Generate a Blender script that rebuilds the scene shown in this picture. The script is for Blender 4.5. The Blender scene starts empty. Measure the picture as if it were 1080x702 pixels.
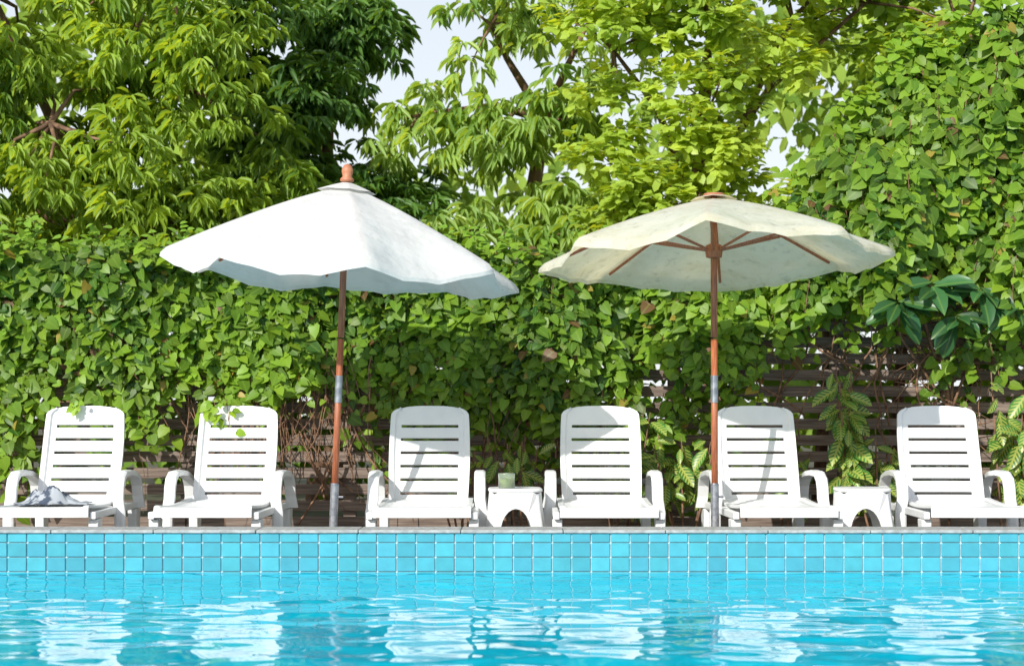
import bpy, math, random
import numpy as np
from mathutils import Vector
random.seed(7); rng=np.random.default_rng(11)
scene=bpy.context.scene
COL=scene.collection
A=np.array
# ---------------------------------------------------------------- helpers
def link(o,parent=None):
    COL.objects.link(o)
    if parent is not None: o.parent=parent
    return o
def empty(name,loc=(0,0,0),rot=(0,0,0)):
    e=bpy.data.objects.new(name,None); e.location=loc; e.rotation_euler=rot; e.empty_display_size=.2
    return link(e)
def mesh_obj(name,verts,faces,mat=None,parent=None,smooth=False):
    me=bpy.data.meshes.new(name); me.from_pydata([tuple(v) for v in verts],[],faces); me.update()
    if smooth: me.polygons.foreach_set('use_smooth',[True]*len(me.polygons))
    if mat: me.materials.append(mat)
    return link(bpy.data.objects.new(name,me),parent)
def mat_new(name):
    m=bpy.data.materials.new(name); m.use_nodes=True
    nt=m.node_tree; nt.nodes.clear()
    out=nt.nodes.new('ShaderNodeOutputMaterial')
    return m,nt,out
def N(nt,t,**kw):
    n=nt.nodes.new(t)
    for k,v in kw.items(): setattr(n,k,v)
    return n
def simple_mat(name,c1,c2=None,scale=8,rough=.5,bump=0.0,spec=.5,metal=0,detail=4,stretch=None):
    m,nt,out=mat_new(name)
    p=N(nt,'ShaderNodeBsdfPrincipled'); p.inputs['Roughness'].default_value=rough
    p.inputs['Metallic'].default_value=metal; p.inputs['Specular IOR Level'].default_value=spec
    tc=N(nt,'ShaderNodeTexCoord'); mp=N(nt,'ShaderNodeMapping')
    if stretch: mp.inputs['Scale'].default_value=stretch
    nt.links.new(tc.outputs['Object'],mp.inputs['Vector'])
    nz=N(nt,'ShaderNodeTexNoise'); nz.inputs['Scale'].default_value=scale; nz.inputs['Detail'].default_value=detail
    nt.links.new(mp.outputs[0],nz.inputs['Vector'])
    cr=N(nt,'ShaderNodeValToRGB'); cr.color_ramp.elements[0].position=.35; cr.color_ramp.elements[1].position=.65
    c2=c2 or c1
    cr.color_ramp.elements[0].color=(*c1,1); cr.color_ramp.elements[1].color=(*c2,1)
    nt.links.new(nz.outputs['Fac'],cr.inputs[0]); nt.links.new(cr.outputs[0],p.inputs['Base Color'])
    if bump:
        b=N(nt,'ShaderNodeBump'); b.inputs['Strength'].default_value=bump; b.inputs['Distance'].default_value=.01
        nt.links.new(nz.outputs['Fac'],b.inputs['Height']); nt.links.new(b.outputs[0],p.inputs['Normal'])
    nt.links.new(p.outputs[0],out.inputs[0])
    return m
def box(v,f,x0,x1,y0,y1,z0,z1):
    b=len(v)
    v+= [(x0,y0,z0),(x1,y0,z0),(x1,y1,z0),(x0,y1,z0),(x0,y0,z1),(x1,y0,z1),(x1,y1,z1),(x0,y1,z1)]
    f+= [(b,b+3,b+2,b+1),(b+4,b+5,b+6,b+7),(b,b+1,b+5,b+4),(b+1,b+2,b+6,b+5),(b+2,b+3,b+7,b+6),(b+3,b,b+4,b+7)]
def bevel(o,w=.004,seg=2):
    m=o.modifiers.new('bev','BEVEL'); m.width=w; m.segments=seg; m.limit_method='ANGLE'; m.angle_limit=math.radians(40)
    return o
def tube(v,f,pts,rad,sides=6,cap=True):
    pts=[Vector(p) for p in pts]; n=len(pts); b=len(v)
    prev=None
    for i,p in enumerate(pts):
        t=(pts[min(i+1,n-1)]-pts[max(i-1,0)])
        t=t.normalized() if t.length>1e-9 else Vector((0,0,1))
        if prev is None: a=t.orthogonal().normalized()
        else:
            a=(prev-t*prev.dot(t)); a=a.normalized() if a.length>1e-6 else t.orthogonal().normalized()
        prev=a; c=t.cross(a)
        r=rad[i] if hasattr(rad,'__len__') else rad
        for k in range(sides):
            an=2*math.pi*k/sides
            v.append(tuple(p+a*(r*math.cos(an))+c*(r*math.sin(an))))
    for i in range(n-1):
        for k in range(sides):
            k2=(k+1)%sides
            f.append((b+i*sides+k,b+i*sides+k2,b+(i+1)*sides+k2,b+(i+1)*sides+k))
    if cap:
        f.append(tuple(b+k for k in reversed(range(sides)))); f.append(tuple(b+(n-1)*sides+k for k in range(sides)))
def lathe(v,f,prof,sides=24,cx=0,cy=0):
    b=len(v)
    for r,z in prof:
        for k in range(sides):
            a=2*math.pi*k/sides; v.append((cx+r*math.cos(a),cy+r*math.sin(a),z))
    for i in range(len(prof)-1):
        for k in range(sides):
            k2=(k+1)%sides; f.append((b+i*sides+k,b+i*sides+k2,b+(i+1)*sides+k2,b+(i+1)*sides+k))
    f.append(tuple(b+k for k in reversed(range(sides)))); f.append(tuple(b+(len(prof)-1)*sides+k for k in range(sides)))
_nzc={}
def nz2(x,y,s=0,sc=1.0):
    if s not in _nzc:
        r=np.random.default_rng(100+s); _nzc[s]=[(r.uniform(0,6.28),r.uniform(.6,2.2),r.uniform(0,6.28)) for i in range(7)]
    o=0
    for a,k,p in _nzc[s]: o=o+np.sin(sc*k*(x*math.cos(a)+y*math.sin(a))*2+p)
    return o/4.0
def norm(a): return a/np.maximum(np.linalg.norm(a,axis=1,keepdims=True),1e-9)
def tmpl(rows,tipz=-.08,fold=.12):
    vs=[];fs=[]
    for i,(t,w) in enumerate(rows):
        d=-.15*t*t
        if i==0 and w==0: vs.append((t,0,0)); continue
        vs+= [(t,-w,d+fold*w),(t,0,d),(t,w,d+fold*w)]
    idx=[]; k=0
    for i,(t,w) in enumerate(rows):
        if i==0 and w==0: idx.append((0,)); k=1
        else: idx.append((k,k+1,k+2)); k+=3
    vs.append((1,0,-.15+tipz*.3)); tip=len(vs)-1
    for a,b in zip(idx[:-1],idx[1:]):
        if len(a)==1: fs+= [(a[0],b[1],b[0]),(a[0],b[2],b[1])]
        else: fs+= [(a[0],a[1],b[1]),(a[0],b[1],b[0]),(a[1],a[2],b[2]),(a[1],b[2],b[1])]
    l=idx[-1]; fs+= [(l[0],l[1],tip),(l[1],l[2],tip)]
    return np.array(vs,float),np.array(fs,int)
HEART=tmpl([(.08,0),(-.05,.25),(.18,.5),(.6,.38)])
OVALS=tmpl([(0,0),(.3,.42),(.7,.42)])
LANCE=tmpl([(0,0),(.3,.42),(.65,.45)],fold=.4)
BLADE=tmpl([(0,0),(.15,.2),(.4,.45),(.65,.5),(.85,.32)],fold=.25)
def leaves(name,P,D,Nn,L,W,col,T,mat,parent=None):
    tv,tf=T; n=len(P); k=len(tv)
    D=norm(D); Nn=norm(Nn-D*np.sum(Nn*D,axis=1,keepdims=True)); S=np.cross(D,Nn)
    L=L[:,None,None]; W=W[:,None,None]
    V=P[:,None,:]+L*tv[None,:,0:1]*D[:,None,:]+W*tv[None,:,1:2]*S[:,None,:]+L*tv[None,:,2:3]*Nn[:,None,:]
    F=(tf[None]+ (np.arange(n)*k)[:,None,None]).reshape(-1,3)
    me=bpy.data.meshes.new(name)
    me.vertices.add(n*k); me.vertices.foreach_set('co',V.astype(np.float32).ravel())
    nf=len(F); me.loops.add(nf*3); me.loops.foreach_set('vertex_index',F.astype(np.int32).ravel())
    me.polygons.add(nf); me.polygons.foreach_set('loop_start',np.arange(0,nf*3,3,dtype=np.int32))
    me.update(calc_edges=True)
    me.polygons.foreach_set('use_smooth',np.ones(nf,bool))
    a=me.attributes.new('Col','FLOAT_COLOR','POINT')
    c=np.ones((n,k,4),np.float32); c[:,:,:3]=col[:,None,:]; a.data.foreach_set('color',c.ravel())
    a=me.attributes.new('luv','FLOAT_VECTOR','POINT')
    u=np.zeros((n,k,3),np.float32); u[:,:,0]=tv[None,:,1]; u[:,:,1]=tv[None,:,0]; u[:,:,2]=rng.uniform(0,1,n)[:,None]
    a.data.foreach_set('vector',u.ravel())
    me.materials.append(mat)
    return link(bpy.data.objects.new(name,me),parent)

def leaf_mat(name,trans=.3,rough=.42,variegated=False,spec=.45,plain=False,matte=False):
    m,nt,out=mat_new(name); L=nt.links.new
    at=N(nt,'ShaderNodeAttribute',attribute_name='Col')
    src=at.outputs['Color']
    if not plain:
        lu=N(nt,'ShaderNodeAttribute',attribute_name='luv')
        sx=N(nt,'ShaderNodeSeparateXYZ'); L(lu.outputs['Vector'],sx.inputs[0])
        ab=N(nt,'ShaderNodeMath',operation='ABSOLUTE'); L(sx.outputs[0],ab.inputs[0])
        if variegated:
            m1=N(nt,'ShaderNodeMath',operation='MULTIPLY_ADD'); L(ab.outputs[0],m1.inputs[0]); m1.inputs[1].default_value=-.55; L(sx.outputs[1],m1.inputs[2])
            m2=N(nt,'ShaderNodeMath',operation='MULTIPLY'); L(m1.outputs[0],m2.inputs[0]); m2.inputs[1].default_value=46
            sn=N(nt,'ShaderNodeMath',operation='SINE'); L(m2.outputs[0],sn.inputs[0])
            gt=N(nt,'ShaderNodeMath',operation='GREATER_THAN'); L(sn.outputs[0],gt.inputs[0]); gt.inputs[1].default_value=.1
            lt=N(nt,'ShaderNodeMath',operation='LESS_THAN'); L(ab.outputs[0],lt.inputs[0]); lt.inputs[1].default_value=.36
            mm=N(nt,'ShaderNodeMath',operation='MULTIPLY'); L(gt.outputs[0],mm.inputs[0]); L(lt.outputs[0],mm.inputs[1])
            l2=N(nt,'ShaderNodeMath',operation='LESS_THAN'); L(ab.outputs[0],l2.inputs[0]); l2.inputs[1].default_value=.07
            fac=N(nt,'ShaderNodeMath',operation='MAXIMUM'); L(mm.outputs[0],fac.inputs[0]); L(l2.outputs[0],fac.inputs[1])
            vein=(.42,.46,.10,1); amt=.75
        else:
            fac=N(nt,'ShaderNodeMapRange'); L(ab.outputs[0],fac.inputs[0]); fac.inputs[1].default_value=.0; fac.inputs[2].default_value=.09; fac.inputs[3].default_value=.3; fac.inputs[4].default_value=0
            vein=(.28,.42,.07,1); amt=1
        mx=N(nt,'ShaderNodeMix',data_type='RGBA')
        fm=N(nt,'ShaderNodeMath',operation='MULTIPLY'); L(fac.outputs[0],fm.inputs[0]); fm.inputs[1].default_value=amt
        L(fm.outputs[0],mx.inputs[0]); L(at.outputs['Color'],mx.inputs[6]); mx.inputs[7].default_value=vein
        src=mx.outputs[2]
    if matte:
        p=N(nt,'ShaderNodeBsdfDiffuse'); L(src,p.inputs[0])
    else:
        p=N(nt,'ShaderNodeBsdfPrincipled'); p.inputs['Roughness'].default_value=rough; p.inputs['Specular IOR Level'].default_value=spec
        L(src,p.inputs['Base Color'])
    tr=N(nt,'ShaderNodeBsdfTranslucent')
    tm=N(nt,'ShaderNodeMix',data_type='RGBA',blend_type='MULTIPLY'); tm.inputs[0].default_value=1; L(src,tm.inputs[6]); tm.inputs[7].default_value=(2.5,1.9,.6,1)
    L(tm.outputs[2],tr.inputs[0])
    ms=N(nt,'ShaderNodeMixShader'); ms.inputs[0].default_value=trans; L(p.outputs[0],ms.inputs[1]); L(tr.outputs[0],ms.inputs[2])
    L(ms.outputs[0],out.inputs[0]); return m

M_leaf=leaf_mat('ivy_leaf',trans=.33,rough=.45,spec=.35); M_tleaf=leaf_mat('tree_leaf',trans=.4,rough=.42,spec=.4,plain=True); M_far=leaf_mat('distant_leaf',trans=.35,plain=True,matte=True)
M_croton=leaf_mat('variegated_leaf',trans=.2,rough=.35,variegated=True)
M_plum=leaf_mat('broad_leaf',trans=.18,rough=.35)
M_bark=simple_mat('bark',(.11,.06,.035),(.27,.16,.095),scale=14,rough=.9,bump=.6,stretch=(1,1,.3))
M_vine=simple_mat('vine_stem',(.11,.055,.033),(.30,.17,.10),scale=20,rough=.85)
M_plastic=simple_mat('white_plastic',(.69,.705,.72),(.77,.775,.78),scale=5,rough=.38,bump=.02)
M_wood=simple_mat('varnished_wood',(.26,.07,.03),(.43,.14,.06),scale=18,rough=.42,stretch=(6,6,.6))
M_metal=simple_mat('grey_metal',(.2,.21,.24),(.36,.37,.4),scale=30,rough=.4,metal=.6)
M_conc=simple_mat('concrete',(.3,.3,.29),(.42,.41,.39),scale=20,rough=.85,bump=.3)
M_cop=simple_mat('stone_coping',(.27,.28,.28),(.42,.43,.43),scale=25,rough=.6,bump=.25)
M_fence=simple_mat('weathered_timber',(.11,.08,.065),(.26,.20,.165),scale=12,rough=.85,bump=.4,stretch=(.25,3,6))
M_terra=simple_mat('terracotta_wood',(.40,.15,.08),(.5,.2,.1),scale=20,rough=.5)

# ---------------------------------------------------------------- camera
cam=bpy.data.cameras.new('camera'); co=bpy.data.objects.new('camera',cam); link(co)
co.location=(0,-10,.66); co.rotation_euler=(math.radians(90),0,0)
cam.sensor_width=36; cam.lens=60; cam.shift_y=.082; cam.clip_end=3000; cam.clip_start=.05
cam.dof.use_dof=True; cam.dof.focus_distance=11.2; cam.dof.aperture_fstop=2.8
scene.camera=co

# ---------------------------------------------------------------- light : hazy bright tropical sky
sd=Vector((-.55,-1.0,.60)).normalized()
elev=math.asin(sd.z)
w=bpy.data.worlds.new('World'); scene.world=w; w.use_nodes=True; nt=w.node_tree; nt.nodes.clear()
sk=nt.nodes.new('ShaderNodeTexSky'); sk.sky_type='NISHITA'; sk.sun_disc=False; sk.sun_elevation=elev
sk.sun_rotation=math.atan2(sd.x,sd.y); sk.dust_density=1.5; sk.air_density=1.0
tc=nt.nodes.new('ShaderNodeTexCoord'); sx=nt.nodes.new('ShaderNodeSeparateXYZ'); nt.links.new(tc.outputs['Generated'],sx.inputs[0])
mr=nt.nodes.new('ShaderNodeMapRange'); mr.inputs[1].default_value=0; mr.inputs[2].default_value=.75; mr.inputs[3].default_value=.9; mr.inputs[4].default_value=.2; nt.links.new(sx.outputs[2],mr.inputs[0])
mx=nt.nodes.new('ShaderNodeMix'); mx.data_type='RGBA'; nt.links.new(mr.outputs[0],mx.inputs[0]); nt.links.new(sk.outputs[0],mx.inputs[6]); mx.inputs[7].default_value=(6.6,6.8,7.0,1)
bg=nt.nodes.new('ShaderNodeBackground'); bg.inputs[1].default_value=.15
wo=nt.nodes.new('ShaderNodeOutputWorld'); nt.links.new(mx.outputs[2],bg.inputs[0]); nt.links.new(bg.outputs[0],wo.inputs[0])
sun=bpy.data.lights.new('sun','SUN'); sun.energy=5; sun.angle=math.radians(.6); sun.color=(1,.965,.89)
so=bpy.data.objects.new('sun',sun); link(so); so.rotation_euler=sd.to_track_quat('Z','Y').to_euler(); so.location=(-8,-12,10)
scene.view_settings.view_transform='Standard'; scene.view_settings.look='None'; scene.view_settings.exposure=0

# ---------------------------------------------------------------- ground, deck, pool
PX,PY=9.0,-14.0
def ring(name,ox0,ox1,oy0,oy1,ix0,ix1,iy0,iy1,z,mat):
    v=[(ox0,oy0,z),(ox1,oy0,z),(ox1,oy1,z),(ox0,oy1,z),(ix0,iy0,z),(ix1,iy0,z),(ix1,iy1,z),(ix0,iy1,z)]
    return mesh_obj(name,v,[(0,1,5,4),(1,2,6,5),(2,3,7,6),(3,0,4,7)],mat)
M_ground=simple_mat('soil_and_grass',(.05,.06,.02),(.10,.085,.05),scale=3,rough=.95,bump=.4,detail=8)
M_deck=simple_mat('deck_stone',(.26,.25,.23),(.36,.34,.31),scale=9,rough=.8,bump=.2)
ring('ground',-600,600,-600,900,-PX-.3,PX+.3,PY-.3,.3,-.206,M_ground)
ring('pool_deck',-13,13,-18,2.5,-PX-.3,PX+.3,PY-.3,.3,-.2,M_deck)
v=[];f=[]
x=-PX-.3
while x<PX+.3:
    box(v,f,x+.002,x+.598,-.012,.3,-.02,0); box(v,f,x+.002,x+.598,PY-.3,PY+.012,-.02,0); x+=.6
y=PY+.02
while y<-.1:
    y2=min(y+.6,-.016); box(v,f,-PX-.3,-PX+.012,y+.002,y2-.002,-.02,0); box(v,f,PX-.012,PX+.3,y+.002,y2-.002,-.02,0); y+=.6
bevel(mesh_obj('pool_coping',v,f,M_cop),.005)
v=[];f=[]
box(v,f,-PX-.28,PX+.28,.012,.28,-1.6,-.022); box(v,f,-PX-.28,-PX-.012,PY,.01,-1.6,-.022); box(v,f,PX+.012,PX+.28,PY,.01,-1.6,-.022); box(v,f,-PX-.28,PX+.28,PY-.28,PY-.012,-1.6,-.022)
M_grout=simple_mat('grout',(.48,.62,.65),(.6,.7,.72),scale=20,rough=.8)
mesh_obj('pool_wall',v,f,M_grout)
m,nt,out=mat_new('aqua_tile'); at=N(nt,'ShaderNodeAttribute',attribute_name='Col'); p=N(nt,'ShaderNodeBsdfPrincipled'); p.inputs['Roughness'].default_value=.18
tc=N(nt,'ShaderNodeTexCoord'); nn=N(nt,'ShaderNodeTexNoise'); nn.inputs['Scale'].default_value=14; nt.links.new(tc.outputs['Object'],nn.inputs['Vector'])
mr=N(nt,'ShaderNodeMapRange'); mr.inputs[3].default_value=.82; mr.inputs[4].default_value=1.15; nt.links.new(nn.outputs['Fac'],mr.inputs[0])
mx=N(nt,'ShaderNodeVectorMath',operation='SCALE'); nt.links.new(at.outputs['Color'],mx.inputs[0]); nt.links.new(mr.outputs[0],mx.inputs['Scale'])
nt.links.new(mx.outputs[0],p.inputs['Base Color']); nt.links.new(p.outputs[0],out.inputs[0]); M_tile=m
v=[];f=[];cols=[]
rows=[(-.072,-.022),(-.157,-.077),(-.242,-.162),(-.327,-.247)]
tw=.114; x=-PX
while x<PX-tw:
    for (z0,z1) in rows:
        box(v,f,x+.0035,x+tw-.0035,-.0+random.uniform(0,.0015),.013,z0,z1)
        k=random.uniform(.86,1.08); g=random.uniform(-.015,.015); cols+= [(.07*k,(.365+g)*k,.455*k,1)]*8
    x+=tw
o=mesh_obj('pool_wall_tiles',v,f,M_tile); a=o.data.attributes.new('Col','FLOAT_COLOR','POINT'); a.data.foreach_set('color',np.array(cols,np.float32).ravel()); bevel(o,.003,2)

# water
xs=np.arange(-PX,PX+.001,.035); ys=np.concatenate([np.arange(PY,-5.2,.06),np.arange(-5.2,0.001,.02)]); ys[-1]=0.012
X,Y=np.meshgrid(xs,ys); Z=np.zeros_like(X); r=np.random.default_rng(5)
for i in range(56):
    lam=.11*(7**r.uniform(0,1)); k=2*math.pi/lam; a=r.normal(math.pi/2,.7); sl=.0100
    wob=.15*lam*np.sin(1.3*X*r.uniform(.5,1.5)+Y*r.uniform(.5,1.5)+r.uniform(0,6))
    ph=k*((X+wob)*math.cos(a)+(Y+wob)*math.sin(a))+r.uniform(0,6.28)
    Z+=sl/k*np.sin(ph)
Z*=(.85+.35*nz2(X,Y,3,.6))
V=np.stack([X,Y,Z-.254],-1).reshape(-1,3); ny,nx=X.shape
I=np.arange(ny*nx).reshape(ny,nx); F=np.stack([I[:-1,:-1],I[:-1,1:],I[1:,1:],I[1:,:-1]],-1).reshape(-1,4)
me=bpy.data.meshes.new('pool_water'); me.vertices.add(len(V)); me.vertices.foreach_set('co',V.astype(np.float32).ravel())
me.loops.add(F.size); me.loops.foreach_set('vertex_index',F.astype(np.int32).ravel()); me.polygons.add(len(F)); me.polygons.foreach_set('loop_start',np.arange(0,F.size,4,dtype=np.int32)); me.update(calc_edges=True)
me.polygons.foreach_set('use_smooth',np.ones(len(F),bool))
m,nt,out=mat_new('pool_water'); p=N(nt,'ShaderNodeBsdfPrincipled'); p.inputs['Roughness'].default_value=.03; p.inputs['IOR'].default_value=1.33
tc=N(nt,'ShaderNodeTexCoord'); nn=N(nt,'ShaderNodeTexNoise'); nn.inputs['Scale'].default_value=2.2; nn.inputs['Detail'].default_value=3; nn.inputs['Distortion'].default_value=1.2
nt.links.new(tc.outputs['Object'],nn.inputs['Vector']); cr=N(nt,'ShaderNodeValToRGB'); cr.color_ramp.elements[0].position=.35; cr.color_ramp.elements[1].position=.68
cr.color_ramp.elements[0].color=(.0,.43,.62,1); cr.color_ramp.elements[1].color=(.0,.58,.79,1)
nt.links.new(nn.outputs['Fac'],cr.inputs[0]); nt.links.new(cr.outputs[0],p.inputs['Base Color']); nt.links.new(p.outputs[0],out.inputs[0])
me.materials.append(m); link(bpy.data.objects.new('pool_water',me))

# ---------------------------------------------------------------- sun loungers
def panel(xs,vs,hole,mp):
    V=[mp(x,v) for v in vs for x in xs]; nx=len(xs); F=[]
    for j in range(len(vs)-1):
        for i in range(nx-1):
            if hole((xs[i]+xs[i+1])/2,(vs[j]+vs[j+1])/2): continue
            F.append((j*nx+i,j*nx+i+1,(j+1)*nx+i+1,(j+1)*nx+i))
    used=sorted({i for q in F for i in q}); mpd={u:i for i,u in enumerate(used)}
    return [V[u] for u in used],[tuple(mpd[i] for i in q) for q in F]
XS=[-1,-.96,-.9,-.86,-.72,-.4,0,.4,.72,.86,.9,.96,1]
def build_lounger_meshes():
    parts={}
    slots=[.10+.135*i for i in range(6)]; th=.030
    vs=[0]
    for s in slots: vs+=[s,s+.006,s+th]
    vs+=[.86,.92,.96,.985,1.0]
    def hole(x,v): return abs(x)<.72 and any(s<v<s+th for s in slots)
    def mp(x,v):
        wd=.262+.012*math.sin(math.pi*v)
        if v>.9: wd*= 1-.16*((v-.9)/.1)**2.4
        zt=.27+.665*v; y=1.0+.30*v+.045*math.sin(math.pi*v*1.0)
        if v>.9: zt-= .02*abs(x)**3*(v-.9)/.1
        lip=.018 if abs(x)>.88 else 0
        return (x*wd,y-lip+.012*(1-x*x),zt+.0)
    parts['backrest']=panel(XS,vs,hole,mp)+(.020,)
    slots2=[.10+.105*i for i in range(8)]; th2=.024
    vs2=[-.045,-.02,0,.02,.05]
    for s in slots2: vs2+=[s,s+th2]
    vs2+=[1.0]
    def hole2(x,v): return abs(x)<.72 and any(s<v<s+th2 for s in slots2)
    def mp2(x,v):
        wd=.30
        if v<=0: return (x*wd, .012+.01*v-.01*(1-x*x), .292+v)
        z=.305 if v>=.05 else .292+.013*math.sin(v/.05*math.pi/2)
        z-= .02*math.sin(math.pi*v)
        if abs(x)>.88: z+=.010
        return (x*wd,v*1.0-.01*(1-x*x)*(1-v),z)
    parts['seat']=panel(XS,vs2,hole2,mp2)+(.018,)
    return parts
def finish(me):
    me.update(); me.materials.append(M_plastic)
LP={}
for k,(vv,ff,t) in build_lounger_meshes().items():
    me=bpy.data.meshes.new('lounger_'+k); me.from_pydata(vv,[],ff); finish(me); LP[k]=(me,t)
v=[];f=[]
for s in (-1,1):
    a,b=sorted((s*.302,s*.340))
    box(v,f,a,b,.03,1.5,.235,.280)
    for (ya,yb) in ((.10,.17),(1.30,1.40)):
        b0=len(v); a2,b2=sorted((s*.285,s*.345))
        v+=[(a2,ya-.02,0),(b2,ya-.02,0),(b2,yb-.02,0),(a2,yb-.02,0),(a2,ya-.03,.232),(b2,ya-.03,.232),(b2,yb+.03,.232),(a2,yb+.03,.232)]
        f+=[tuple(b0+i for i in q) for q in [(0,3,2,1),(4,5,6,7),(0,1,5,4),(1,2,6,5),(2,3,7,6),(3,0,4,7)]]
box(v,f,-.298,.298,1.42,1.46,.21,.27)
box(v,f,-.298,.298,.55,.58,.225,.27)
me=bpy.data.meshes.new('lounger_frame'); me.from_pydata(v,[],f); finish(me); LP['frame']=(me,0)
v=[];f=[]
path=[(.66,.10),(.66,.24),(.665,.33),(.68,.40),(.715,.455),(.79,.488),(.95,.492),(1.12,.480),(1.24,.455),(1.30,.40),(1.33,.32),(1.34,.24)]
for s in (-1,1):
    b=len(v); n=len(path)
    for i,(yy,zz) in enumerate(path):
        p0=path[max(i-1,0)]; p1=path[min(i+1,n-1)]; t=Vector((p1[0]-p0[0],p1[1]-p0[1])).normalized(); nr=Vector((-t.y,t.x))
        h=.018; xo=.345+ (.014 if zz<.3 else 0); hw=.036
        for (dx,dn) in ((-hw,-h),(hw,-h),(hw,h*.6),(hw*.6,h),(-hw*.6,h),(-hw,h*.6)):
            v.append((s*xo+dx,yy+nr.x*dn,zz+nr.y*dn))
    for i in range(n-1):
        for k in range(6):
            k2=(k+1)%6; f.append((b+i*6+k,b+i*6+k2,b+(i+1)*6+k2,b+(i+1)*6+k))
    f.append(tuple(b+k for k in range(6))); f.append(tuple(b+(n-1)*6+k for k in range(6)))
me=bpy.data.meshes.new('lounger_arms'); me.from_pydata(v,[],f); finish(me); LP['armrests']=(me,0)
CX=[-2.885,-1.885,-.548,.592,1.692,2.855]
for i,cx in enumerate(CX):
    e=empty('sun_lounger',(cx,.38+random.uniform(-.02,.03),-.2),(0,0,math.radians([1.4,-.9,.5,-.4,1.6,-1.8][i])))
    for k,(me,t) in LP.items():
        o=bpy.data.objects.new(k,me); link(o,e)
        if t:
            s=o.modifiers.new('sol','SOLIDIFY'); s.thickness=t; s.offset=0
        bevel(o,.006 if k!='armrests' else .003,2)

# towel on first lounger
n1,n2=46,34
U,W_=np.meshgrid(np.linspace(-1,1,n1),np.linspace(-1,1,n2))
base=.5+.5*np.cos(np.clip(np.sqrt((U*1.0)**2+(W_*1.0)**2),0,1)*math.pi)
Zt=.012+base*.07+ (np.abs(nz2(U,W_,8,2.6))*.055+np.abs(nz2(U*2,W_*2,9,3.2))*.022)*np.clip(base*1.6,0.15,1)
Xt=U*.23+.03*nz2(U,W_,10,1.5); Yt=W_*.2+.04*nz2(U,W_,11,1.5)
vt=np.stack([Xt,Yt,Zt],-1).reshape(-1,3)
ff=[(j*n1+i,j*n1+i+1,(j+1)*n1+i+1,(j+1)*n1+i) for j in range(n2-1) for i in range(n1-1)]
m,nt,out=mat_new('striped_towel'); p=N(nt,'ShaderNodeBsdfPrincipled'); p.inputs['Roughness'].default_value=.95
tc=N(nt,'ShaderNodeTexCoord'); wv=N(nt,'ShaderNodeTexNoise'); wv.inputs['Scale'].default_value=13; wv.inputs['Detail'].default_value=5
nt.links.new(tc.outputs['Object'],wv.inputs['Vector'])
cr=N(nt,'ShaderNodeValToRGB'); cr.color_ramp.elements[0].color=(.06,.08,.12,1); cr.color_ramp.elements[1].color=(.36,.39,.43,1); cr.color_ramp.elements[0].position=.46; cr.color_ramp.elements[1].position=.53
nt.links.new(wv.outputs['Fac'],cr.inputs[0]); nt.links.new(cr.outputs[0],p.inputs['Base Color']); nt.links.new(p.outputs[0],out.inputs[0])
o=mesh_obj('towel',vt,ff,m,smooth=True); o.location=(-2.93,.86,.095); o.rotation_euler=(0,0,.2)

# ---------------------------------------------------------------- side tables
def side_table(x,y,rz):
    e=empty('side_table',(x,y,-.2),(0,0,rz))
    H=.385; V=[];F=[]
    def S(z): return .150+.055*(1-z/H)**1.2
    na=14
    for side in range(4):
        a=side*math.pi/2; ca,sa=math.cos(a),math.sin(a)
        outer=[];inner=[]
        for i in range(na+1):
            t=i/na; th=math.pi*t
            ix=-.105*math.cos(th); iz=.01+.27*math.sin(th)**.75 if 0<t<1 else 0.0
            if t<.3: oz=H*(t/.3); ox=-1
            elif t>.7: oz=H*((1-t)/.3); ox=1
            else: oz=H; ox=-1+2*(t-.3)/.4
            outer.append((ox*S(oz),oz)); inner.append((ix,iz))
        b=len(V)
        for (xx,zz) in outer+inner:
            yy=-S(zz); q=abs(xx)/S(zz)
            if q>.8: yy+= .03*((q-.8)/.2)**2; xx-= math.copysign(.012*((q-.8)/.2)**2,xx)
            V.append((xx*ca-yy*sa,xx*sa+yy*ca,zz))
        for i in range(na): F.append((b+i,b+i+1,b+na+1+i+1,b+na+1+i))
    me_o=mesh_obj('legs',V,F,M_plastic,e,smooth=False); s=me_o.modifiers.new('s','SOLIDIFY'); s.thickness=.014
    bevel(me_o,.004)
    v=[];f=[]; n=40
    def ringp(r,z):
        for k in range(n):
            a=2*math.pi*k/n; c,s_=math.cos(a),math.sin(a); q=(abs(c)**5+abs(s_)**5)**(-1/5)
            v.append((r*q*c,r*q*s_,z))
    rr=[(.145,H-.004),(.160,H-.003),(.172,H+.006),(.171,H+.018),(.164,H+.024),(.15,H+.02),(.1,H+.019)]
    for r_,z in rr: ringp(r_,z)
    for i in range(len(rr)-1):
        for k in range(n):
            k2=(k+1)%n; f.append((i*n+k,i*n+k2,(i+1)*n+k2,(i+1)*n+k))
    f.append(tuple((len(rr)-1)*n+k for k in range(n))); f.append(tuple(reversed(range(n))))
    mesh_obj('table_top',v,f,M_plastic,e,smooth=True)
side_table(.02,.92,.03); side_table(2.245,.95,-.05)
e=empty('candle_jar',(-.035,.86,.204))
m,nt,out=mat_new('jar_glass'); p=N(nt,'ShaderNodeBsdfPrincipled'); p.inputs['Base Color'].default_value=(.75,.85,.7,1); p.inputs['Transmission Weight'].default_value=.85; p.inputs['Roughness'].default_value=.05; nt.links.new(p.outputs[0],out.inputs[0]); M_glass=m
v=[];f=[]; lathe(v,f,[(.046,0),(.052,.006),(.053,.09),(.055,.1),(.051,.1),(.049,.09),(.048,.012),(.01,.008)],28); mesh_obj('glass',v,f,M_glass,e,smooth=True)
v=[];f=[]; lathe(v,f,[(.044,.012),(.047,.015),(.047,.058),(.04,.062),(.005,.061),(.003,.075)],24); mesh_obj('wax',v,f,simple_mat('wax',(.5,.5,.12),(.3,.4,.08),scale=30,rough=.5),e,smooth=True)

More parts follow.
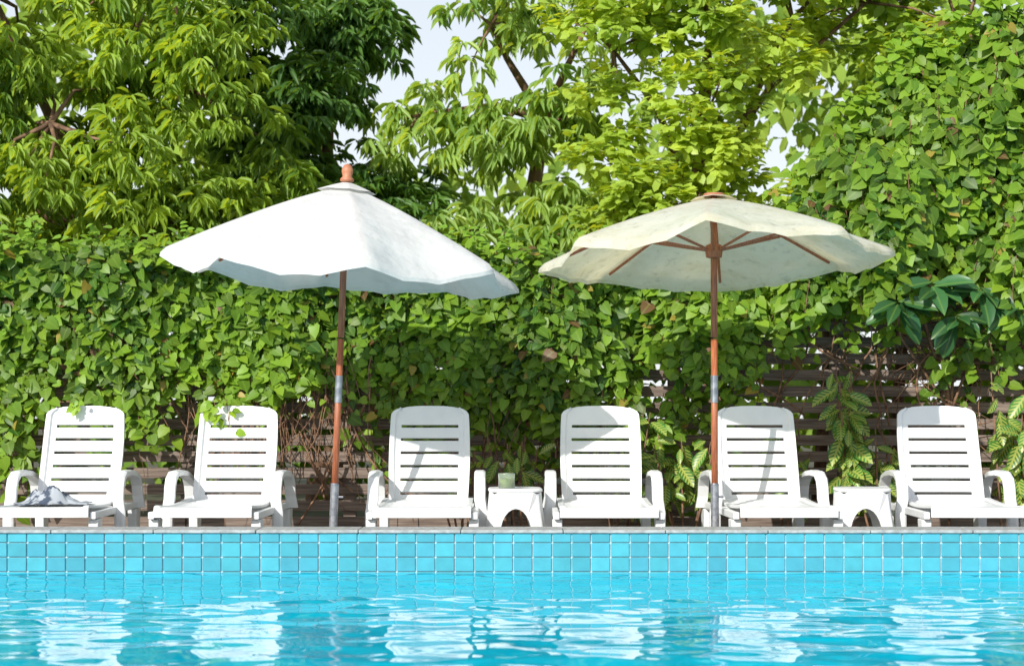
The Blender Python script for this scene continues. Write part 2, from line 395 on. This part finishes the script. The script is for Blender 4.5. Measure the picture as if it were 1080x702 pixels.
# ---------------------------------------------------------------- umbrellas
def canvas_mat(name,c1,c2,stain,trans,tcol):
    m,nt,out=mat_new(name); L=nt.links.new
    tc=N(nt,'ShaderNodeTexCoord'); nz=N(nt,'ShaderNodeTexNoise'); nz.inputs['Scale'].default_value=3.5; nz.inputs['Detail'].default_value=8; nz.inputs['Roughness'].default_value=.7
    L(tc.outputs['Object'],nz.inputs['Vector'])
    cr=N(nt,'ShaderNodeValToRGB'); cr.color_ramp.elements[0].position=.36; cr.color_ramp.elements[1].position=.56
    cr.color_ramp.elements[0].color=(*c2,1); cr.color_ramp.elements[1].color=(*c1,1); L(nz.outputs['Fac'],cr.inputs[0])
    n2=N(nt,'ShaderNodeTexNoise'); n2.inputs['Scale'].default_value=16; n2.inputs['Detail'].default_value=6; n2.inputs['Roughness'].default_value=.65; L(tc.outputs['Object'],n2.inputs['Vector'])
    c3=N(nt,'ShaderNodeValToRGB'); c3.color_ramp.elements[0].position=.54; c3.color_ramp.elements[1].position=.78; c3.color_ramp.elements[0].color=(0,0,0,1); c3.color_ramp.elements[1].color=(stain,)*3+(1,)
    L(n2.outputs['Fac'],c3.inputs[0])
    mx=N(nt,'ShaderNodeMix',data_type='RGBA'); L(c3.outputs[0],mx.inputs[0]); L(cr.outputs[0],mx.inputs[6]); mx.inputs[7].default_value=(.3,.29,.2,1)
    d=N(nt,'ShaderNodeBsdfDiffuse'); t=N(nt,'ShaderNodeBsdfTranslucent'); L(mx.outputs[2],d.inputs[0])
    tm=N(nt,'ShaderNodeMix',data_type='RGBA',blend_type='MULTIPLY'); tm.inputs[0].default_value=1; L(mx.outputs[2],tm.inputs[6]); tm.inputs[7].default_value=(*tcol,1); L(tm.outputs[2],t.inputs[0])
    wv=N(nt,'ShaderNodeTexNoise'); wv.inputs['Scale'].default_value=6; wv.inputs['Detail'].default_value=3; L(tc.outputs['Object'],wv.inputs['Vector'])
    b=N(nt,'ShaderNodeBump'); b.inputs['Strength'].default_value=.5; b.inputs['Distance'].default_value=.04; L(wv.outputs['Fac'],b.inputs['Height']); L(b.outputs[0],d.inputs['Normal'])
    ms=N(nt,'ShaderNodeMixShader'); ms.inputs[0].default_value=trans; L(d.outputs[0],ms.inputs[1]); L(t.outputs[0],ms.inputs[2]); L(ms.outputs[0],out.inputs[0]); return m
def umbrella(loc,rot,R,zedge,rise,phase,mat,seed,canopy_tilt,sagk,finial=True,capR=.2,expo=1.12):
    rr=random.Random(seed); e=empty('patio_umbrella',loc,rot)
    NR=8; NS=10; NRad=16
    ztop=zedge+rise
    lift=[rr.uniform(-.035,.035) for _ in range(NR)]; sag=[rr.uniform(.4,1.5) for _ in range(NR)]
    tl=Vector(canopy_tilt)
    def surf(a,t):
        s=(a/(2*math.pi)*NR)%NR; k=int(s)%NR; s=s-int(s)
        chord=math.cos(math.pi/NR)/math.cos((s-.5)*2*math.pi/NR)
        Rr=R*t*chord*(1-.035*math.sin(math.pi*s)*t)
        z=ztop-rise*(t**expo)
        l=lift[k]*(1-s)+lift[(k+1)%NR]*s
        z+=l*t*t
        z-= sagk*sag[k]*math.sin(math.pi*s)*(t**2)
        z-= .015*math.sin(t*9+k)*math.sin(math.pi*s)*t
        z-= .009*math.sin(s*19+k*2+t*3)*math.sin(math.pi*s)*t**3
        if t>.97: z-=.018*(t-.97)/.03
        ang=a+phase
        x=Rr*math.cos(ang); y=Rr*math.sin(ang)
        return (x,y,z+tl.x*x+tl.y*y)
    V=[];F=[]; na=NR*NS
    ts=[.03]+[.03+(.97-.03)*i/NRad for i in range(1,NRad+1)]+[.985,1.0]
    for t in ts:
        for i in range(na): V.append(surf(2*math.pi*i/na,t))
    for j in range(len(ts)-1):
        for i in range(na):
            i2=(i+1)%na; F.append((j*na+i,j*na+i2,(j+1)*na+i2,(j+1)*na+i))
    mesh_obj('canopy',V,F,mat,e,smooth=True)
    V=[];F=[]
    for dz,sc in ((0,1.0),(-.024,1.004)):
        for i in range(na):
            p=surf(2*math.pi*i/na,1.0); V.append((p[0]*sc,p[1]*sc,p[2]+dz))
    for i in range(na):
        i2=(i+1)%na; F.append((i,i2,na+i2,na+i))
    mesh_obj('hem',V,F,mat,e,smooth=True)
    V=[];F=[]; tt=[.03,capR*.4,capR*.7,capR]
    for t in tt:
        for i in range(na):
            p=surf(2*math.pi*i/na,t); V.append((p[0]*1.03,p[1]*1.03,p[2]+.016+.012*(1-t*4)))
    for j in range(len(tt)-1):
        for i in range(na):
            i2=(i+1)%na; F.append((j*na+i,j*na+i2,(j+1)*na+i2,(j+1)*na+i))
    mesh_obj('vent_cap',V,F,mat,e,smooth=True)
    v=[];f=[]; hub=zedge+rise*.12-.02
    for k in range(NR):
        a=2*math.pi*k/NR
        pts=[]
        for t in (.03,.3,.6,.93):
            p=surf(a,t); pts.append((p[0],p[1],p[2]-.020))
        tube(v,f,pts,.010,6)
        p=surf(a,.52); tube(v,f,[(.04*math.cos(a+phase),.04*math.sin(a+phase),hub),(p[0],p[1],p[2]-.032)],.009,6)
    lathe(v,f,[(.03,hub-.05),(.05,hub-.045),(.055,hub-.01),(.05,hub+.03),(.03,hub+.04)],16)
    lathe(v,f,[(.03,ztop-.11),(.055,ztop-.1),(.055,ztop-.05),(.03,ztop-.04)],16)
    mesh_obj('ribs',v,f,M_wood,e,smooth=False)
    v=[];f=[]; tube(v,f,[(0,0,.3),(0,0,1.35)],.021,16); tube(v,f,[(0,0,1.36),(0,0,ztop+.02)],.021,16)
    mesh_obj('pole',v,f,M_wood,e,smooth=True)
    v=[];f=[]
    if finial: lathe(v,f,[(.022,ztop+.02),(.043,ztop+.03),(.043,ztop+.045),(.028,ztop+.06),(.036,ztop+.085),(.036,ztop+.105),(.024,ztop+.13),(.006,ztop+.14)],20)
    else: lathe(v,f,[(.05,ztop+.012),(.07,ztop+.02),(.06,ztop+.032),(.02,ztop+.038)],20)
    mesh_obj('finial',v,f,M_terra,e,smooth=True)
    v=[];f=[]; lathe(v,f,[(.026,.02),(.026,.44),(.024,.445)],18); lathe(v,f,[(.0235,.95),(.0235,1.12)],18)
    tube(v,f,[(.02,0,.36),(.055,0,.36)],.008,8)
    mesh_obj('metal_sleeve',v,f,M_metal,e,smooth=False)
    v=[];f=[]; lathe(v,f,[(.23,0),(.245,.01),(.245,.05),(.22,.07),(.05,.085),(.04,.14),(.03,.14)],32); mesh_obj('base',v,f,M_conc,e)
M_can1=canvas_mat('white_canvas',(.79,.785,.77),(.72,.715,.70),.2,.32,(1,.98,.93))
M_can2=canvas_mat('stained_canvas',(.84,.81,.72),(.74,.70,.56),.5,.48,(1.1,1.0,.66))
umbrella((-1.13,.72,-.2),(0,math.radians(2.3),0),1.13,1.80,.51,math.radians(12),M_can1,3,(-.035,.0),.06,True,.16,1.22)
umbrella((1.275,.72,-.2),(0,math.radians(-.2),0),1.11,1.885,.345,math.radians(-9),M_can2,8,(.012,-.085),.045,False,.13,1.2)

# ---------------------------------------------------------------- fence
e=empty('slatted_fence'); v=[];f=[]
z=-.15
while z<1.75:
    x=-7.2
    while x<7:
        j=random.uniform(-.006,.006); box(v,f,x+.004,x+2.4-.004,2.56+j,2.585+j,z,z+.078); x+=2.4
    z+=.120
bevel(mesh_obj('slats',v,f,M_fence,e),.003,1)
v=[];f=[]; x=-7.2
while x<7.3: box(v,f,x-.045,x+.045,2.595,2.685,-.2,1.85); x+=1.2
mesh_obj('posts',v,f,M_fence,e)

# ---------------------------------------------------------------- ivy hedge
hx=[-8,-3.7,-2.6,-1.5,-.5,.5,1.2,1.75,2.05,2.5,3.1,3.8,6]
hz=[1.88,1.88,1.86,1.83,1.82,1.80,1.80,1.82,2.2,2.85,3.35,3.6,3.9]
bx=[-8,-3.0,-2.6,-2.3,-1.0,-.8,.3,.6,1.4,1.7,2.3,2.9,3.3,6]
bz=[.15,.25,.7,.92,.85,.55,.5,.5,.55,1.1,1.35,1.3,.8,.7]
def ytop(x,z): return 2.34-.19*nz2(x,z,21,1.6)-.09*nz2(x,z,22,3.5)-.10*np.clip(z-.6,0,1.2)
P=[];D=[];Nn=[];Ls=[];C=[]
sv=[];sf=[]
def lcol(t):
    u=random.random()
    if u<.012: return (.34,.26,.05)
    if u<.022: return (.16,.09,.04)
    h=random.uniform(-.5,.5)
    return (.035+.19*t+.03*h,.09+.29*t,.012+.018*t-.004*h)
def strand(x0,z0,ln,dy,lite,big=1.0,yy=None):
    ph=random.uniform(0,6); amp=random.uniform(.02,.12); dr=random.uniform(-.3,.3); n=max(3,int(ln/.046)); pts=[]
    tone=random.uniform(-.18,.15)
    for i in range(n):
        s=i/n*ln; x=x0+dr*s+amp*math.sin(ph+s*4); z=z0-s
        y=(float(ytop(x,z)) if yy is None else yy)+dy
        pts.append((x,y+.02,z))
        for q in range(1 if random.random()<.6 else 2):
            sd_=random.choice((-1,1))
            P.append((x+sd_*random.uniform(.0,.06),y-random.uniform(-.03,.06),z+random.uniform(-.03,.03)))
            D.append((sd_*random.uniform(0,1.1)+random.gauss(0,.25),-random.uniform(-.1,.7),-random.uniform(.15,1.0)))
            Nn.append((random.gauss(0,.5),-1,random.uniform(-.1,1.2)))
            Ls.append(random.choice((random.uniform(.05,.08),random.uniform(.075,.12)))*big)
            t=random.random()**1.2*.65+lite*.35+tone; tip=.3 if (i>n-4) else 0
            C.append(lcol(min(1,max(0,t+tip))))
    if random.random()<.5: tube(sv,sf,pts[::3]+[pts[-1]] if len(pts)>3 else pts,.0035,4,False)
for i in range(1250):
    x=random.uniform(-5.4,5.2)
    if x>1.7 and random.random()<.68: continue
    top=np.interp(x,hx,hz)+.06*float(nz2(A(x),0,5,2.5)); bot=np.interp(x,bx,bz)+random.gauss(0,.13)
    top=min(top,2.0) if x>1.75 else top
    zs=top-abs(random.gauss(0,.02)) if random.random()<.3 else random.uniform(bot+.1,top)
    if float(nz2(A(x),zs,41,1.3))<-.6-.5*(zs-1.0) and random.random()<.75: continue
    ln=min(random.uniform(.3,.9),max(zs-bot,.1))
    if random.random()<.07: ln+=random.uniform(.1,.5)
    strand(x,zs,ln,random.uniform(-.04,.24)*random.random(),.5+.5*float(np.clip(nz2(A(x),zs,42,1.2),-1,1)))
for i in range(2300):
    x=random.uniform(-5.6,1.9); y=random.uniform(2.0,2.9); z=np.interp(x,hx,hz)+.05*float(nz2(A(x),y,5,2.5))+random.uniform(-.12,.06)
    P.append((x,y,z)); D.append((random.gauss(0,.6),-random.uniform(-.2,.9),random.uniform(-.5,.35))); Nn.append((random.gauss(0,.4),-.5,1)); Ls.append(random.uniform(.06,.11))
    C.append(lcol(random.uniform(.5,1)))
for i in range(110):
    x=random.uniform(-5.5,1.9); z0=np.interp(x,hx,hz); h=random.uniform(.05,.26)
    for q in range(int(h/.025)):
        P.append((x+random.gauss(0,.02),2.25+random.gauss(0,.05),z0+q*.025)); D.append((random.gauss(0,1),-.3,random.uniform(-.4,.4))); Nn.append((random.gauss(0,.4),-.6,.8)); Ls.append(random.uniform(.05,.08)); C.append((.20,.36,.04))
for (x,z,l) in ((-1.93,.80,.20),(-1.87,.78,.24),(-1.99,.76,.1),(-2.93,.78,.06)):
    strand(x,z,l,0,1,.8,yy=1.64)
e_h=empty('ivy_hedge')
Ls_=A(Ls); leaves('leaves',A(P),A(D),A(Nn),Ls_,Ls_*rng.uniform(.7,.98,len(Ls_)),A(C),HEART,M_leaf,e_h)
mesh_obj('stems',sv,sf,M_vine,e_h,smooth=True)

# vine mound on the right
P.clear();D.clear();Nn.clear();Ls.clear();C.clear(); sv=[];sf=[]
for i in range(1200):
    x=1.8+3.4*random.random(); top=float(np.interp(x,hx,hz))+.17*float(nz2(A(x),0,6,3)); lo=1.75+.22*float(nz2(A(x),1,7,2))
    if top<lo+.15: continue
    z=random.uniform(lo+.1,top) if random.random()>.2 else top-random.uniform(0,.12)
    if float(nz2(A(x),z,43,1.6))<-.6 and random.random()<.75: continue
    yy=2.42-.35*min(1,(top-z)/.5)-.24*float(nz2(A(x),z,31,1.9))-.12*float(nz2(A(x),z,32,4.5))
    strand(x,z,random.uniform(.15,.6),random.random()**2*.35,.5+.5*float(np.clip(nz2(A(x),z,44,1.5),-1,1)),1.12,yy=yy)
# loose shoots breaking the outline
for i in range(70):
    x=random.uniform(1.85,4.2); top=float(np.interp(x,hx,hz))+.17*float(nz2(A(x),0,6,3)); a=random.uniform(.6,2.6); ln=random.uniform(.1,.35); n=int(ln/.03)
    for q in range(n):
        s=q/n*ln; P.append((x+math.cos(a)*s-.1,2.4+random.gauss(0,.04),top-.03+math.sin(a)*s-1.2*s*s)); D.append((random.gauss(0,.9),-.4,random.uniform(-.9,.2))); Nn.append((random.gauss(0,.4),-.8,.8)); Ls.append(random.uniform(.06,.10)); C.append(lcol(.9))
for i in range(1800):
    x=random.uniform(2.0,5.4); top=float(np.interp(x,hx,hz)); z=random.uniform(1.6,top-.05)
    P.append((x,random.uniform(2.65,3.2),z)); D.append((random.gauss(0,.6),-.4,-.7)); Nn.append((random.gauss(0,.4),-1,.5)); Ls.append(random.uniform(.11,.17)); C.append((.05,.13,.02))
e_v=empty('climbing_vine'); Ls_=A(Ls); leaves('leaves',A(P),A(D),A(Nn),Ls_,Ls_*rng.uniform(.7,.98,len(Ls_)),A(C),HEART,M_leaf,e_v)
for i in range(330):
    right=random.random()<.62
    x=random.uniform(1.5,4.4) if right else random.choice((random.uniform(-2.8,.6),random.uniform(-2.0,-1.2)))
    z0=random.uniform(1.25,2.0) if right else random.uniform(.8,1.3); y0=random.uniform(2.33,2.53)
    ln=random.uniform(.25,.9)*(2 if random.random()<.2 else 1) if right else random.uniform(.5,1.3)
    dx=random.gauss(0,.6) if right else random.gauss(0,.3); pts=[]; n=10; px_,pz_=x,z0; an=math.atan2(-1,dx)
    for k in range(n):
        pts.append((px_,y0+.02*math.sin(k*.9+i),max(pz_,-.19))); an+=random.gauss(0,.35 if right else .15); px_+=math.cos(an)*ln/n; pz_+=math.sin(an)*ln/n
    tube(sv,sf,pts,random.choice((.002,.003,.004,.005,.009)),5,False)
for k in range(5):
    x=2.3+k*.55; tube(sv,sf,[(x,2.95,-.2),(x+.1,2.9,1.2),(x-.05,2.85,2.2),(x+.1,2.9,float(np.interp(x,hx,hz))-.3)],[.05,.045,.035,.02],8)
mesh_obj('stems',sv,sf,M_vine,e_v,smooth=True)

# ---------------------------------------------------------------- border plants
def croton(x,y,zb,zt,n,seed,Lm=.17):
    r=random.Random(seed); e=empty('croton_plant',(x,y,-.2)); P=[];D=[];Q=[];L=[];C=[]; v=[];f=[]
    ns=5
    for s in range(ns):
        ax=r.uniform(-.24,.24); ay=r.uniform(-.08,.08); top=zt-r.uniform(0,.5)*(zt-zb)
        pts=[(ax*.3,ay*.3,0),(ax*.7,ay,top*.5),(ax,ay,top)]; tube(v,f,pts,[.009,.007,.004],6)
        m_=int(n/ns)
        for k in range(m_):
            t=k/m_; h=zb+(top-zb)*t+r.uniform(-.03,.03); a=k*2.4+r.uniform(-1,1)
            P.append((ax*(h/top)+r.uniform(-.03,.03),ay+r.uniform(-.04,.04),h)); D.append((math.cos(a)*r.uniform(.3,1),math.sin(a)*.6-.35,r.uniform(-1.8,0)+.4*t)); Q.append((0.15*math.cos(a)+r.gauss(0,.4),-1,.6)); L.append(r.uniform(.6,1.25)*Lm)
            g=r.uniform(.7,1.4); C.append((.06*g,.17*g,.03*g))
    L=A(L); leaves('leaves',A(P),A(D),A(Q),L,L*.44,A(C),BLADE,M_croton,e); mesh_obj('stems',v,f,M_vine,e)
croton(1.22,2.12,.3,1.0,48,1,.18); croton(1.0,2.15,.2,.65,30,2,.17); croton(2.42,2.08,.4,1.42,66,3,.2); croton(3.5,2.08,.35,1.38,60,4,.2); croton(2.62,2.15,.25,.9,36,5,.19); croton(4.1,2.15,.3,1.2,50,6,.2)
croton(.05,2.2,.45,.78,20,7,.15); croton(.75,2.15,.3,.95,32,8,.16); croton(-.35,2.2,.4,.75,20,9,.14); croton(2.0,2.2,.3,.9,28,10,.16)
e=empty('frangipani_plant',(3.05,1.9,-.2)); P=[];D=[];Q=[];L=[];v=[];f=[]
for (hx_,hz_,k0) in ((-.12,1.78,11),(.22,1.74,11),(-.36,1.64,9),(.46,1.66,9),(.05,1.56,8)):
    tube(v,f,[(.15,.6,0),(.15,.55,.9),(hx_*.7,.4,hz_-.2),(hx_,.03,hz_)],[.011,.011,.010,.008],8)
    for k in range(k0):
        a=k*2.4; P.append((hx_,0,hz_+random.uniform(-.04,.03))); D.append((math.cos(a),math.sin(a)*.6-.35,random.uniform(-1.1,.25))); Q.append((random.gauss(0,.3),-1,.8)); L.append(random.uniform(.2,.31))
L=A(L); c=np.tile(A([[.035,.11,.035]]),(len(L),1))*rng.uniform(.7,1.5,(len(L),1)); leaves('leaves',A(P),A(D),A(Q),L,L*.36,c,BLADE,M_plum,e); mesh_obj('branches',v,f,M_vine,e,smooth=True)

# ---------------------------------------------------------------- trees
def tree(name,base,trunk_top,blobs,ntw,per,Lr,Wf,c0,c1,T,droop=.5,trad=.16,boughs=14,rb=(.3,.55),spread=.16,seed=1):
    R=np.random.default_rng(seed); rr=random.Random(seed)
    e=empty(name,base); bx_,by_,bz_=base; v=[];f=[]
    tt=Vector(trunk_top)-Vector(base)
    pts=[(0,0,0),(tt.x*.25+.05,tt.y*.3,tt.z*.35),(tt.x*.6-.05,tt.y*.6,tt.z*.7),tuple(tt)]
    tube(v,f,pts,[trad*1.25,trad,trad*.8,trad*.62],12)
    BC=[];BR=[]
    for (cx,cy,cz,r) in blobs:
        c=Vector((cx-bx_,cy-by_,cz-bz_)); st=tt if c.z>tt.z*.85 else Vector(pts[2])
        mid=(st+c)*.5+Vector((rr.uniform(-.15,.15),rr.uniform(.1,.4),rr.uniform(-.05,.3)))
        tube(v,f,[tuple(st),tuple(mid),tuple(c)],[trad*.5,trad*.3,trad*.15],8)
        for k in range(boughs):
            d=Vector((rr.gauss(0,1),rr.gauss(-.25,1),rr.gauss(.1,.9))).normalized(); p=c+d*r*rr.uniform(.55,1.0)
            BC.append(tuple(p)); BR.append(rr.uniform(*rb))
            if rr.random()<.7:
                q=c+(p-c)*.5+Vector((rr.uniform(-.1,.1),0,rr.uniform(-.05,.15))); tube(v,f,[tuple(c),tuple(q),tuple(p)],[trad*.17,trad*.1,trad*.04],5)
    mesh_obj('trunk_and_limbs',v,f,M_bark,e,smooth=True)
    BC=np.array(BC);BR=np.array(BR); nb=len(BC)
    idx=R.integers(0,nb,ntw); off=norm(R.normal(size=(ntw,3)))*(R.uniform(0,1,(ntw,1))**.45)*BR[idx][:,None]; off[:,2]*=.72
    tw=BC[idx]+off; out=norm(off+np.array([0,-.12,.25])*BR[idx][:,None])
    shade=R.uniform(0,1,nb)[idx]*.6+R.uniform(0,1,ntw)*.4
    P=np.repeat(tw,per,0)+R.normal(0,.018,(ntw*per,3)); n=len(P)
    az=R.uniform(0,2*math.pi,n); O=np.repeat(out,per,0)
    D=O*.55+np.stack([np.cos(az),np.sin(az),np.zeros(n)],1)*.75+np.array([0,0,-droop])+R.normal(0,.2,(n,3))
    P=P+norm(D)*spread*.1
    Nn=np.array([0,-.45,1.0])+O*.5+R.normal(0,.35,(n,3))
    L=R.uniform(Lr[0],Lr[1],n); t=(np.repeat(shade,per)*.75+R.uniform(0,.25,n))[:,None]
    C=np.array([c0])*(1-t)+np.array([c1])*t
    leaves('crown',P,D,Nn,L,L*Wf,C,T,M_tleaf,e)
MG0,MG1=(.09,.20,.025),(.36,.52,.07)
tree('mango_tree',(-4.1,5.6,-.2),(-4.0,5.6,2.3),[(-4.7,5.0,2.3,1.0),(-3.2,5.0,2.2,.9),(-4.0,4.8,3.2,1.0),(-5.4,5,3.3,.9),(-2.9,5.3,3.6,.8),(-4.6,5.1,4.4,1.0),(-3.2,5.4,4.7,.8),(-2.3,5.5,2.3,.6)],1950,10,(.12,.20),.22,MG0,MG1,LANCE,droop=.75,boughs=12,seed=2)
tree('mango_tree',(-1.9,7.3,-.2),(-1.9,7.2,2.6),[(-2.4,7.0,2.6,.9),(-1.3,7.0,2.5,.75),(-2.1,6.9,3.5,.75),(-2.7,7.1,4.5,.8),(-1.7,7.2,4.6,.35)],1150,10,(.13,.22),.24,(.05,.13,.03),(.16,.31,.06),LANCE,droop=.7,boughs=12,seed=3)
tree('lance_leaf_tree',(.0,6.9,-.2),(.32,6.9,3.6),[(-.6,6.4,2.3,.5),(.35,6.2,2.3,.35),(.75,6.4,2.6,.4),(-.2,6.3,4.4,.55),(.8,6.5,4.6,.6),(-.9,6.6,3.6,.35),(.5,6.3,3.5,.3),(-.2,6.3,3.3,.25)],430,9,(.15,.25),.2,(.13,.27,.05),(.40,.56,.15),LANCE,droop=.9,trad=.105,boughs=8,seed=4)
tree('broad_leaf_tree',(1.9,5.9,-.2),(1.7,5.9,2.7),[(.9,5.1,3.9,.7),(1.7,5.0,4.3,.75),(2.5,5.2,4.2,.7),(1.0,5.2,2.7,.5),(1.6,5.1,2.3,.55),(2.4,5.3,2.4,.6),(3.2,5.4,4.4,.8),(2.0,5.2,5.0,.6),(1.7,5.0,3.3,.5)],2000,7,(.085,.135),.66,(.16,.30,.035),(.50,.64,.10),OVALS,droop=.25,trad=.10,boughs=10,rb=(.2,.4),seed=5)
tree('broad_leaf_tree',(4.6,6.2,-.2),(4.5,6.2,3.2),[(4.2,5.9,4.2,.9),(3.6,5.9,4.8,.8),(3.7,6,3.2,.7)],600,7,(.10,.16),.6,(.12,.25,.03),(.38,.54,.07),OVALS,droop=.3,boughs=12,seed=6)
def mass(name,nn,x0,x1,y0,y1,zf,c0,c1,seed,L0=.2):
    R=np.random.default_rng(seed); nb=260
    bxs=R.uniform(x0,x1,nb); bys=R.uniform(y0,y1,nb); bzs=R.uniform(0,1,nb)**.8*np.array([zf(a) for a in bxs]); br=R.uniform(.35,.8,nb)
    i=R.integers(0,nb,nn); off=norm(R.normal(size=(nn,3)))*(R.uniform(0,1,(nn,1))**.45)*br[i][:,None]
    P=np.stack([bxs[i],bys[i],bzs[i]],1)+off; D=R.normal(0,.7,(nn,3))+np.array([0,-.3,-.6]); Q=R.normal(0,.4,(nn,3))+np.array([0,-.6,.9])
    t=(R.uniform(0,1,nb)[i]*.6+R.uniform(0,.4,nn))[:,None]; L=R.uniform(.7,1.3,nn)*L0
    return leaves(name,P,D,Q,L,L*.5,np.array([c0])*(1-t)+np.array([c1])*t,OVALS,M_far)
def zf(x):
    return float(np.interp(x,[-14,-4.2,-2.8,-1.8,0.2,1.4,3,14],[7,6.0,4.4,3.2,3.6,5.0,5.6,6.0]))
mass('distant_trees',11500,-9,9,10,12.5,zf,(.11,.22,.04),(.38,.52,.10),12,.27)
mass('understory_shrubs',4000,-6.5,6.5,3.4,4.6,lambda x:1.7,(.05,.12,.02),(.16,.28,.04),13,.16)
print('verts',sum(len(o.data.vertices) for o in bpy.data.objects if o.type=='MESH'))
